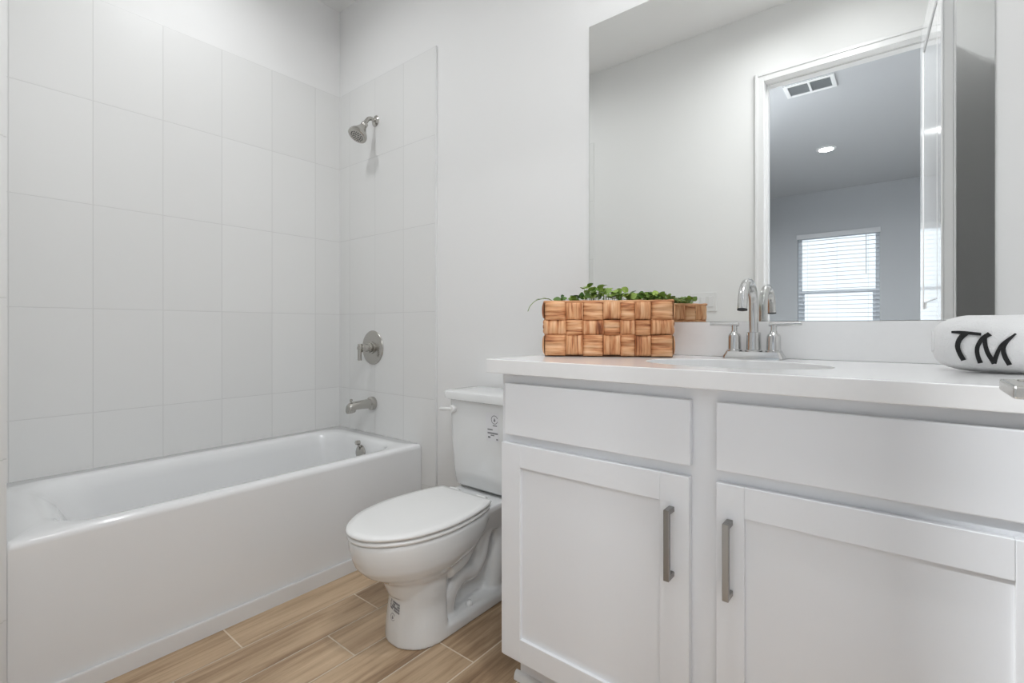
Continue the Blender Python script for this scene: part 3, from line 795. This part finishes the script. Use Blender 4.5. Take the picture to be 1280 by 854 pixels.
bm_rings(bm, [oval(1, cz0 - .001, 0.022), oval(1, cz0 - .001, -0.001), oval(0.985, cz0 - .02), oval(0.93, cz0 - .08), oval(0.78, cz0 - .125), oval(0.45, cz0 - .145), oval(0.11, cz0 - .150)], cap0=False)
sk = obj('sink_bowl', bm, M['ceramic'], ct, smooth=60)
bm = bmesh.new(); bm_lathe(bm, (SX, SY, cz0 - .150), (0, 0, 1), [(0, 0.030), (0.003, 0.030), (0.005, 0.022), (0.003, 0.001)], 24)
obj('drain', bm, M['chrome'], sk, smooth=40)

# ------------------------------------------------------------------ wall mirror
bm = bmesh.new(); bm_box(bm, 1.6850, 2.7660, -0.0062, -0.0006, 1.0705, 2.1765)
bm.faces.ensure_lookup_table(); bm.normal_update()
mi = obj('wall_mirror', bm, [M['mirror_back'], M['mirror']])
for p in mi.data.polygons:
    if p.normal.y < -0.9: p.material_index = 1
tag(mi, 'large frameless mirror on the wall above the vanity backsplash', 'mirror')

# ------------------------------------------------------------------ vanity light above the mirror (out of frame)
vl = thing('vanity_light', 'four-shade vanity light bar on the wall above the mirror', 'wall lamp', (2.22, 0, 2.55))
boxes('back_bar', [(1.76, 2.69, -0.022, -0.0006, 2.525, 2.585)], M['nickel'], vl, bevel=0.004)
for x in (1.83, 2.093, 2.357, 2.62):
    bm = bmesh.new(); bm_tube(bm, [(x, -0.022, 2.555), (x, -0.10, 2.555), (x, -0.115, 2.54), (x, -0.115, 2.525)], 0.009, 12)
    bm_lathe(bm, (x, -0.115, 2.528), (0, 0, -1), [(0, 0.022), (0.018, 0.030)], 20)
    obj('lamp_arm', bm, M['nickel'], vl, smooth=45)
    bm = bmesh.new(); bm_lathe(bm, (x, -0.115, 2.510), (0, 0, -1), [(0, 0.030), (0.004, 0.046), (0.11, 0.056), (0.113, 0.052), (0.1135, 0.001)], 28)
    obj('glass_shade', bm, M['shade'], vl, smooth=40)

# ------------------------------------------------------------------ faucet
fx, fy, fz = 2.262, -0.068, 0.9623
fa = thing('faucet', 'chrome two-handle faucet with a curved spout behind the sink', 'faucet', (fx, fy, fz))
bm = bmesh.new(); bm_rings(bm, [rrect(fx - .080, fx + .080, fy - .029, fy + .029, .012, fz), rrect(fx - .080, fx + .080, fy - .029, fy + .029, .012, fz + .006), rrect(fx - .074, fx + .074, fy - .024, fy + .024, .010, fz + .016), rrect(fx - .073, fx + .073, fy - .023, fy + .023, .010, fz + .020)])
obj('base_plate', bm, M['chrome'], fa, smooth=35)
bm = bmesh.new(); bm_lathe(bm, (fx, fy, fz + .0195), (0, 0, 1), [(0, 0.023), (0.004, 0.0235), (0.006, 0.020), (0.052, 0.0185), (0.056, 0.0185), (0.057, 0.0125)], 32)
obj('spout_collar', bm, M['chrome'], fa, smooth=35)
bm = bmesh.new(); zb = fz + 0.075; ra = 0.062; za = fz + 0.153
pts = [(fx, fy, zb), (fx, fy, zb + 0.05)] + [tuple(p) for p in arc((fx, fy - ra, za), (0, 1, 0), (0, 0, 1), ra, 0, 172, 18)] 
e = Vector(pts[-1]); pts.append(tuple(e + Vector((0, -0.004, -0.022))))
bm_tube(bm, pts, 0.0125, 24)
spt = obj('spout', bm, M['chrome'], fa, smooth=60)
bm = bmesh.new(); e2 = Vector(pts[-1]); bm_lathe(bm, e2, (0, -0.16, -1), [(0, 0.0128), (0.004, 0.0128), (0.0045, 0.009), (0.001, 0.001)], 24)
obj('aerator', bm, M['rubber'], spt, smooth=40)
for s in (-1, 1):
    hx_ = fx + s * 0.052
    bm = bmesh.new(); bm_lathe(bm, (hx_, fy, fz + .0195), (0, 0, 1), [(0, 0.0215), (0.004, 0.0215), (0.006, 0.0185), (0.044, 0.0175), (0.050, 0.0155), (0.054, 0.011), (0.062, 0.008), (0.076, 0.0078)], 28)
    h_ = obj('handle_body', bm, M['chrome'], fa, smooth=40)
    bm = bmesh.new(); bm_tube(bm, [(hx_ - s * .012, fy, fz + .0985), (hx_ + s * .069, fy, fz + .1005)], 0.0056, 16)
    obj('lever', bm, M['chrome'], h_, smooth=50)

# ------------------------------------------------------------------ woven basket
ba = thing('woven_basket', 'tan woven strap basket holding greenery on the left of the countertop', 'basket', (1.7265, -0.356, 0.9623), R(30))
BL, BD, BH = 0.386, 0.140, 0.172
bm = bmesh.new(); uvb = bm.loops.layers.uv.new('UVMap'); rb = random.Random(11)
def pad(o3, du, dv, nrm, horiz, thick):
    """one visible bulge of a strap: o3 corner, du/dv edge vectors, nrm outward"""
    nu, nv = 14, 14
    ox, oy = rb.random() * 40, rb.random() * 40
    k = rb.randint(2, 3); phs = rb.random() * 6.28
    grid = []
    for j in range(nv + 1):
        row = []
        for i in range(nu + 1):
            u, v_ = i / nu, j / nv
            al, ac = (u, v_) if horiz else (v_, u)          # along / across the strap
            prof_ = (1 - abs(2 * al - 1) ** 2.4) ** 0.6 if abs(2 * al - 1) < 1 else 0
            edge = (1 - abs(2 * ac - 1) ** 6)
            rid = abs(math.sin((ac * 0.98 + 0.01) * PI * k)) ** 0.45
            h = thick * prof_ * (0.30 + 0.70 * edge) * (0.55 + 0.45 * rid) - (0.0065 if al in (0, 1) else 0)
            p = o3 + du * u + dv * v_ + nrm * h
            row.append((bm.verts.new(p), al, ac))
        grid.append(row)
    Lu, Lv = du.length, dv.length
    for j in range(nv):
        for i in range(nu):
            q = [grid[j][i], grid[j][i + 1], grid[j + 1][i + 1], grid[j + 1][i]]
            f = bm.faces.new([x[0] for x in q]); f.smooth = True
            for l, x in zip(f.loops, q):
                l[uvb].uv = (x[1] * (Lu if horiz else Lv) + ox, x[2] * (Lv if horiz else Lu) + oy)
colw = [0.173, 0.133, 0.162, 0.133, 0.112, 0.121, 0.168]
rowh = [0.385, 0.275, 0.34]      # bottom, middle, top
def face(o0, ud, L, nrm, cols, start, tk=1.0):
    tot = sum(cols); x = 0
    for ci, cw in enumerate(cols):
        w = L * cw / tot; z = 0.004; 
        for ri, rh in enumerate(rowh):
            h = (BH - 0.006) * rh
            horiz = (ci + ri + start) % 2 == 0
            ov = 0.0008
            jit = rb.uniform(-0.0018, 0.0018)
            a = o0 + ud * (x - ov) + Vector((0, 0, z - ov + jit))
            pad(a, ud * (w + 2 * ov), Vector((0, 0, h + 2 * ov)), nrm, horiz, tk * rb.uniform(0.014, 0.020))
            z += h
        x += w
V3 = Vector
face(V3((0, 0, 0)), V3((1, 0, 0)), BL, V3((0, -1, 0)), colw, 0)
face(V3((BL, 0, 0)), V3((0, 1, 0)), BD, V3((1, 0, 0)), [1, 1, 1], 1, 0.5)
face(V3((BL, BD, 0)), V3((-1, 0, 0)), BL, V3((0, 1, 0)), colw, 0)
face(V3((0, BD, 0)), V3((0, -1, 0)), BD, V3((-1, 0, 0)), [1, 1, 1], 1, 0.5)
obj('woven_body', bm, M['strap'], ba, local=True)
bm = bmesh.new(); w = 0.007
q_ = 0.008
for b in ((q_, BL - q_, q_, q_ + w), (q_, BL - q_, BD - q_ - w, BD - q_), (q_, q_ + w, q_ + w, BD - q_ - w), (BL - q_ - w, BL - q_, q_ + w, BD - q_ - w)): bm_box(bm, b[0], b[1], b[2], b[3], 0.002, BH - 0.004)
bm_box(bm, 0.001, BL - .001, 0.001, BD - .001, 0.0, 0.005)
obj('lining', bm, M['basket_dark'], ba, local=True)
bm = bmesh.new(); uvb = bm.loops.layers.uv.new('UVMap')
rim = []
cs = [(0, 0), (BL, 0), (BL, BD), (0, BD)]
pts = []
for i in range(4):
    a, b = Vector((*cs[i], 0)), Vector((*cs[(i + 1) % 4], 0))
    for k in range(16):
        p = a.lerp(b, k / 16); pts.append((p.x, p.y, BH - 0.003 + 0.0022 * noise.noise(Vector((p.x * 30, p.y * 30, 2)))))
rings = []
for i, p in enumerate(pts):
    p = Vector(p); d = (Vector(pts[(i + 1) % len(pts)]) - Vector(pts[i - 1])); d.z = 0; d.normalize()
    nn = Vector((d.y, -d.x, 0))
    rings.append([p + nn * (0.006 * math.cos(t_)) + Vector((0, 0, 0.0045 * math.sin(t_))) for t_ in [2 * PI * k / 8 for k in range(8)]])
vr = [[bm.verts.new(q) for q in r] for r in rings]
for i in range(len(vr)):
    a, b = vr[i], vr[(i + 1) % len(vr)]
    for k in range(8):
        f = bm.faces.new((a[k], a[(k + 1) % 8], b[(k + 1) % 8], b[k])); f.smooth = True
        for l, (uu, vv) in zip(f.loops, ((i, k), (i, k + 1), (i + 1, k + 1), (i + 1, k))): l[uvb].uv = (uu * 0.02, vv * 0.01)
obj('rim', bm, M['strap'], ba, local=True)

# greenery standing in the basket
gr = thing('green_plant', 'low leafy green plant filling the woven basket', 'plant', (1.7265, -0.356, 0.9623 + 0.08), R(30))
bm = bmesh.new()
zf = BH - 0.026 - 0.08
nx_, ny_ = 24, 10
gv = [[bm.verts.new((0.017 + (BL - 0.034) * i / nx_, 0.017 + (BD - 0.034) * j / ny_, zf + 0.008 * noise.noise(Vector((i * .7, j * .9, 0))))) for i in range(nx_ + 1)] for j in range(ny_ + 1)]
for j in range(ny_):
    for i in range(nx_): bm.faces.new((gv[j][i], gv[j][i + 1], gv[j + 1][i + 1], gv[j + 1][i]))
ext = bmesh.ops.extrude_face_region(bm, geom=bm.faces[:])
for g in ext['geom']:
    if isinstance(g, bmesh.types.BMVert): g.co.z = -0.07
obj('moss_filling', bm, M['moss'], gr, local=True)
bm = bmesh.new(); bs = bmesh.new(); rg = random.Random(21)
def leaf_blade(bm, p, d, up, L, Wd, curl=0.25):
    d = d.normalized(); s = d.cross(up)
    if s.length < 1e-4: s = Vector((1, 0, 0))
    s.normalize(); nrm = s.cross(d).normalized()
    row = []
    K = 6
    for i in range(K + 1):
        t_ = i / K; c = p + d * (L * t_) - nrm * (curl * L * t_ * t_)
        for e in (-1, 0, 1):
            q = c + s * (e * Wd * .5)
            band = (-.020 < q.x < BL + .020 and -.020 < q.y < BD + .020) and not (0.018 < q.x < BL - .018 and 0.018 < q.y < BD - .018)
            if band and q.z < BH - 0.08 + 0.006: return
    for i in range(K + 1):
        t_ = i / K; wv = Wd * math.sin(PI * min(1, t_ * 0.94 + 0.06)) ** 0.75
        c = p + d * (L * t_) - nrm * (curl * L * t_ * t_)
        row.append([bm.verts.new(c - s * wv * .5 + nrm * wv * .16), bm.verts.new(c), bm.verts.new(c + s * wv * .5 + nrm * wv * .16)])
    for a, b in zip(row[:-1], row[1:]):
        for k in (0, 1):
            f = bm.faces.new((a[k], a[k + 1], b[k + 1], b[k])); f.smooth = True
hz = BH - 0.08
def height(x):
    """outline of the plant along the basket"""
    u = x / BL
    return 0.010 + 0.040 * math.exp(-((u - 0.40) / 0.11) ** 2) + 0.026 * math.exp(-((u - 0.62) / 0.12) ** 2) + 0.016 * math.exp(-((u - 0.88) / 0.12) ** 2)
for i in range(80):
    x = rg.uniform(0.24, 1.0) * BL * 0.97; y = rg.uniform(0.022, BD - 0.022)
    if rg.random() < 0.12: x = rg.uniform(0.10, 0.3) * BL
    hh = height(x) * rg.uniform(0.35, 1.0)
    base = Vector((x, y, zf)); lean = Vector((rg.uniform(-1, 1), rg.uniform(-1, 1), 0)) * 0.012
    tip = Vector((x, y, hz + hh)) + lean
    bm_tube(bs, [base, base.lerp(tip, 0.5) + lean * 0.3, tip], [0.0012, 0.001, 0.0008], 5)
    nl = rg.randint(2, 4)
    for k in range(nl):
        a = rg.uniform(0, 2 * PI); el = rg.uniform(-0.1, 0.9)
        d = Vector((math.cos(a), math.sin(a), el))
        q = base.lerp(tip, rg.uniform(0.75, 1.0))
        rd = rg.random()
        if rd < 0.66:
            upv = Vector((rg.uniform(-.6, .6), -1.0, rg.uniform(0.1, 1.2))) if rg.random() < 0.6 else Vector((0, 0, 1))
            leaf_blade(bm, q, d, upv, rg.uniform(0.019, 0.029), rg.uniform(0.018, 0.026), 0.12)
        else: leaf_blade(bm, q, d, Vector((0, 0, 1)), rg.uniform(0.016, 0.028), rg.uniform(0.004, 0.007), 0.4)
# overhanging sprig on the right end and a thin tendril on the left
for i in range(26):
    t_ = i / 25
    p = Vector((BL * 0.95 + 0.055 * t_, 0.10 + 0.03 * rg.uniform(-1, 1), hz + 0.014 - 0.012 * t_ * t_ + rg.uniform(-.004, .005)))
    a = rg.uniform(-1.2, 1.2)
    leaf_blade(bm, p, Vector((math.cos(a), math.sin(a), rg.uniform(-0.3, 0.5))), Vector((0, 0, 1)), rg.uniform(0.012, 0.02), rg.uniform(0.006, 0.011))
tend = catmull([(0.03, 0.03, hz - 0.005), (0.010, 0.014, hz + 0.008), (-0.024, 0.004, hz + 0.004), (-0.044, -0.004, hz - 0.014), (-0.052, -0.006, hz - 0.032)], 6)
bm_tube(bs, tend, 0.0012, 6)
for p, d in ((tend[7], (-1, -.2, .5)), (tend[8], (-1, .4, -.1)), (tend[5], (-.6, -.7, .3)), (tend[10], (-1, 0, .1))):
    leaf_blade(bm, Vector(p), Vector(d), Vector((0, 0, 1)), 0.016, 0.006)
tend2 = catmull([(BL * .9, 0.09, hz - .01), (BL * .98, 0.10, hz + .012), (BL + .03, 0.10, hz + .008), (BL + .055, 0.105, hz + .002)], 6)
bm_tube(bs, tend2, 0.0012, 6)
me_ = bpy.data.meshes.new('stem_geometry')
for f in bs.faces: f.material_index = 1
bs.to_mesh(me_); bs.free(); bm.from_mesh(me_); bpy.data.meshes.remove(me_)
obj('foliage', bm, [M['leaf'], M['stem']], gr, local=True)

# ------------------------------------------------------------------ towel with monogram
tw = thing('rolled_towel', 'rolled white terry towel with black TM monogram lying on the right end of the countertop', 'towel', (2.722, -0.243, 0.9623))
def tsec(x, k, n=40):
    """slightly flattened roll cross-section"""
    out = []
    for i in range(n):
        a = 2 * PI * i / n; c, s = math.cos(a), math.sin(a)
        y = 0.062 * k * math.copysign(abs(c) ** (2 / 2.3), c); z = 0.0572 * k * math.copysign(abs(s) ** (2 / 2.5), s)
        out.append((x, -0.243 + y, 0.9623 + 0.0572 + z))
    return out
TWX0, TWX1 = 2.648, 2.840
bm = bmesh.new()
xs = [(0.0, 0.45), (0.004, 0.62), (0.012, 0.76), (0.024, 0.87), (0.040, 0.95), (0.060, 0.99), (0.085, 1.0), (0.145, 1.0), (0.172,0.97), (0.186,0.86), (0.192,0.6)]
bm_rings(bm, [tsec(TWX0 + a, k) for a, k in xs])
bmesh.ops.subdivide_edges(bm, edges=bm.edges[:], cuts=1, use_grid_fill=True)
for v_ in bm.verts:
    p = v_.co
    d = 0.0014 * noise.noise(p * 160) + 0.0018 * noise.noise(p * 60) + 0.003 * noise.noise(p * 22)
    if p.z > 0.972 and p.x < 2.820: v_.co += Vector((0, p.y + 0.243, p.z - 1.0195)).normalized() * d
obj('towel_roll', bm, M['terry'], tw, smooth=80, sub=1)
bm = bmesh.new()
# wound layers on the left end
a_pts = []
for i in range(60):
    a = i / 59 * 2 * PI * 2.6; r = 0.004 + 0.0225 * i / 59
    a_pts.append((TWX0 - 0.0005 + 0.10 * max(0, r - 0.018), -0.243 + r * math.cos(a), 1.0195 + r * 0.92 * math.sin(a)))
bm_tube(bm, a_pts, 0.0026, 8)
obj('rolled_end', bm, M['terry'], tw, smooth=80)
def on_towel(x, z, lift):
    k = 1.0
    f = [(TWX0 + a, b) for a, b in xs]
    for (xa, ka), (xb, kb) in zip(f[:-1], f[1:]):
        if xa <= x <= xb: k = ka + (kb - ka) * (x - xa) / (xb - xa)
    s = max(-0.999, min(0.999, (z - 1.0195) / (0.0572 * k)))
    yy = 0.062 * k * (1 - abs(s) ** 2.5) ** (1 / 2.3)
    return Vector((x, -0.243 - yy - lift, z))
def stroke(pts, wid):
    P = catmull([(x, 0, z) for x, z in pts], 7)
    n_ = len(P)
    if not isinstance(wid, (list, tuple)): wid = [wid, wid]
    ra_, rb_ = [], []
    rings = []
    for i, p in enumerate(P):
        d = (P[min(i + 1, n_ - 1)] - P[max(i - 1, 0)]).normalized(); q = Vector((-d.z, 0, d.x))
        t_ = i / (n_ - 1); w_ = wid[0] * (1 - t_) + wid[-1] * t_ if len(wid) == 2 else (wid[0] * (1 - t_) ** 2 + 2 * wid[1] * t_ * (1 - t_) + wid[2] * t_ ** 2)
        a, b = p + q * w_ / 2, p - q * w_ / 2
        rings.append([on_towel(a.x, a.z, 0.0022), on_towel(p.x, p.z, 0.003), on_towel(b.x, b.z, 0.0022), on_towel(b.x, b.z, -0.004), on_towel(a.x, a.z, -0.004)])
    bm_rings(bm, rings)
bm = bmesh.new()
stroke([(2.6735, 1.0425), (2.690, 1.0418), (2.7155, 1.0385)], [0.0041, 0.0073, 0.0053])
stroke([(2.6935, 1.0405), (2.6852, 1.0282), (2.6822, 1.0148), (2.6852, 1.0010), (2.6915, 0.9868)], [0.0100, 0.0059, 0.0077])
stroke([(2.7278, 1.0395), (2.7165, 1.0290), (2.7100, 1.0122), (2.7112, 0.9960), (2.7155, 0.9825)], [0.0085, 0.0047, 0.0073])
stroke([(2.7225, 1.0385), (2.7205, 1.0255), (2.7243, 1.0040), (2.7347, 0.9822)], [0.0053, 0.0068, 0.0071])
stroke([(2.7340, 0.9822), (2.7370, 1.0000), (2.7440, 1.0200), (2.7625, 1.0400)], [0.0071, 0.0059, 0.0029])
stroke([(2.7613, 1.0392), (2.7500, 1.0235), (2.7456, 1.0105), (2.7486, 0.9950), (2.7555, 0.9805)], [0.0029, 0.0080, 0.0068])
mg = obj('monogram', bm, M['thread'], tw, smooth=60)
mg['label'] = 'black embroidered letters TM'

# ------------------------------------------------------------------ lever handle of the open door
bm = bmesh.new()
inv = world_matrix(door)
hk = bpy.data.objects.new('lever_handle', None); C.objects.link(hk); hk.parent = door
bm_box(bm, 2.678, 2.698, -0.952, -0.866, 0.984, 0.9965)
obj('lever', bm, M['nickel'], door, bevel=0.0022)
bm = bmesh.new(); bm_lathe(bm, (2.690, -0.884, 0.990), (1, 0.06, 0), [(0, 0.008), (0.0195, 0.008)], 16)
obj('lever_neck', bm, M['nickel'], door, smooth=40)
bm = bmesh.new(); bm_box(bm, 2.7035, 2.7082, -0.914, -0.856, 0.958, 1.022)
obj('rosette', bm, M['nickel'], door, bevel=0.002)
bpy.data.objects.remove(hk, do_unlink=True)
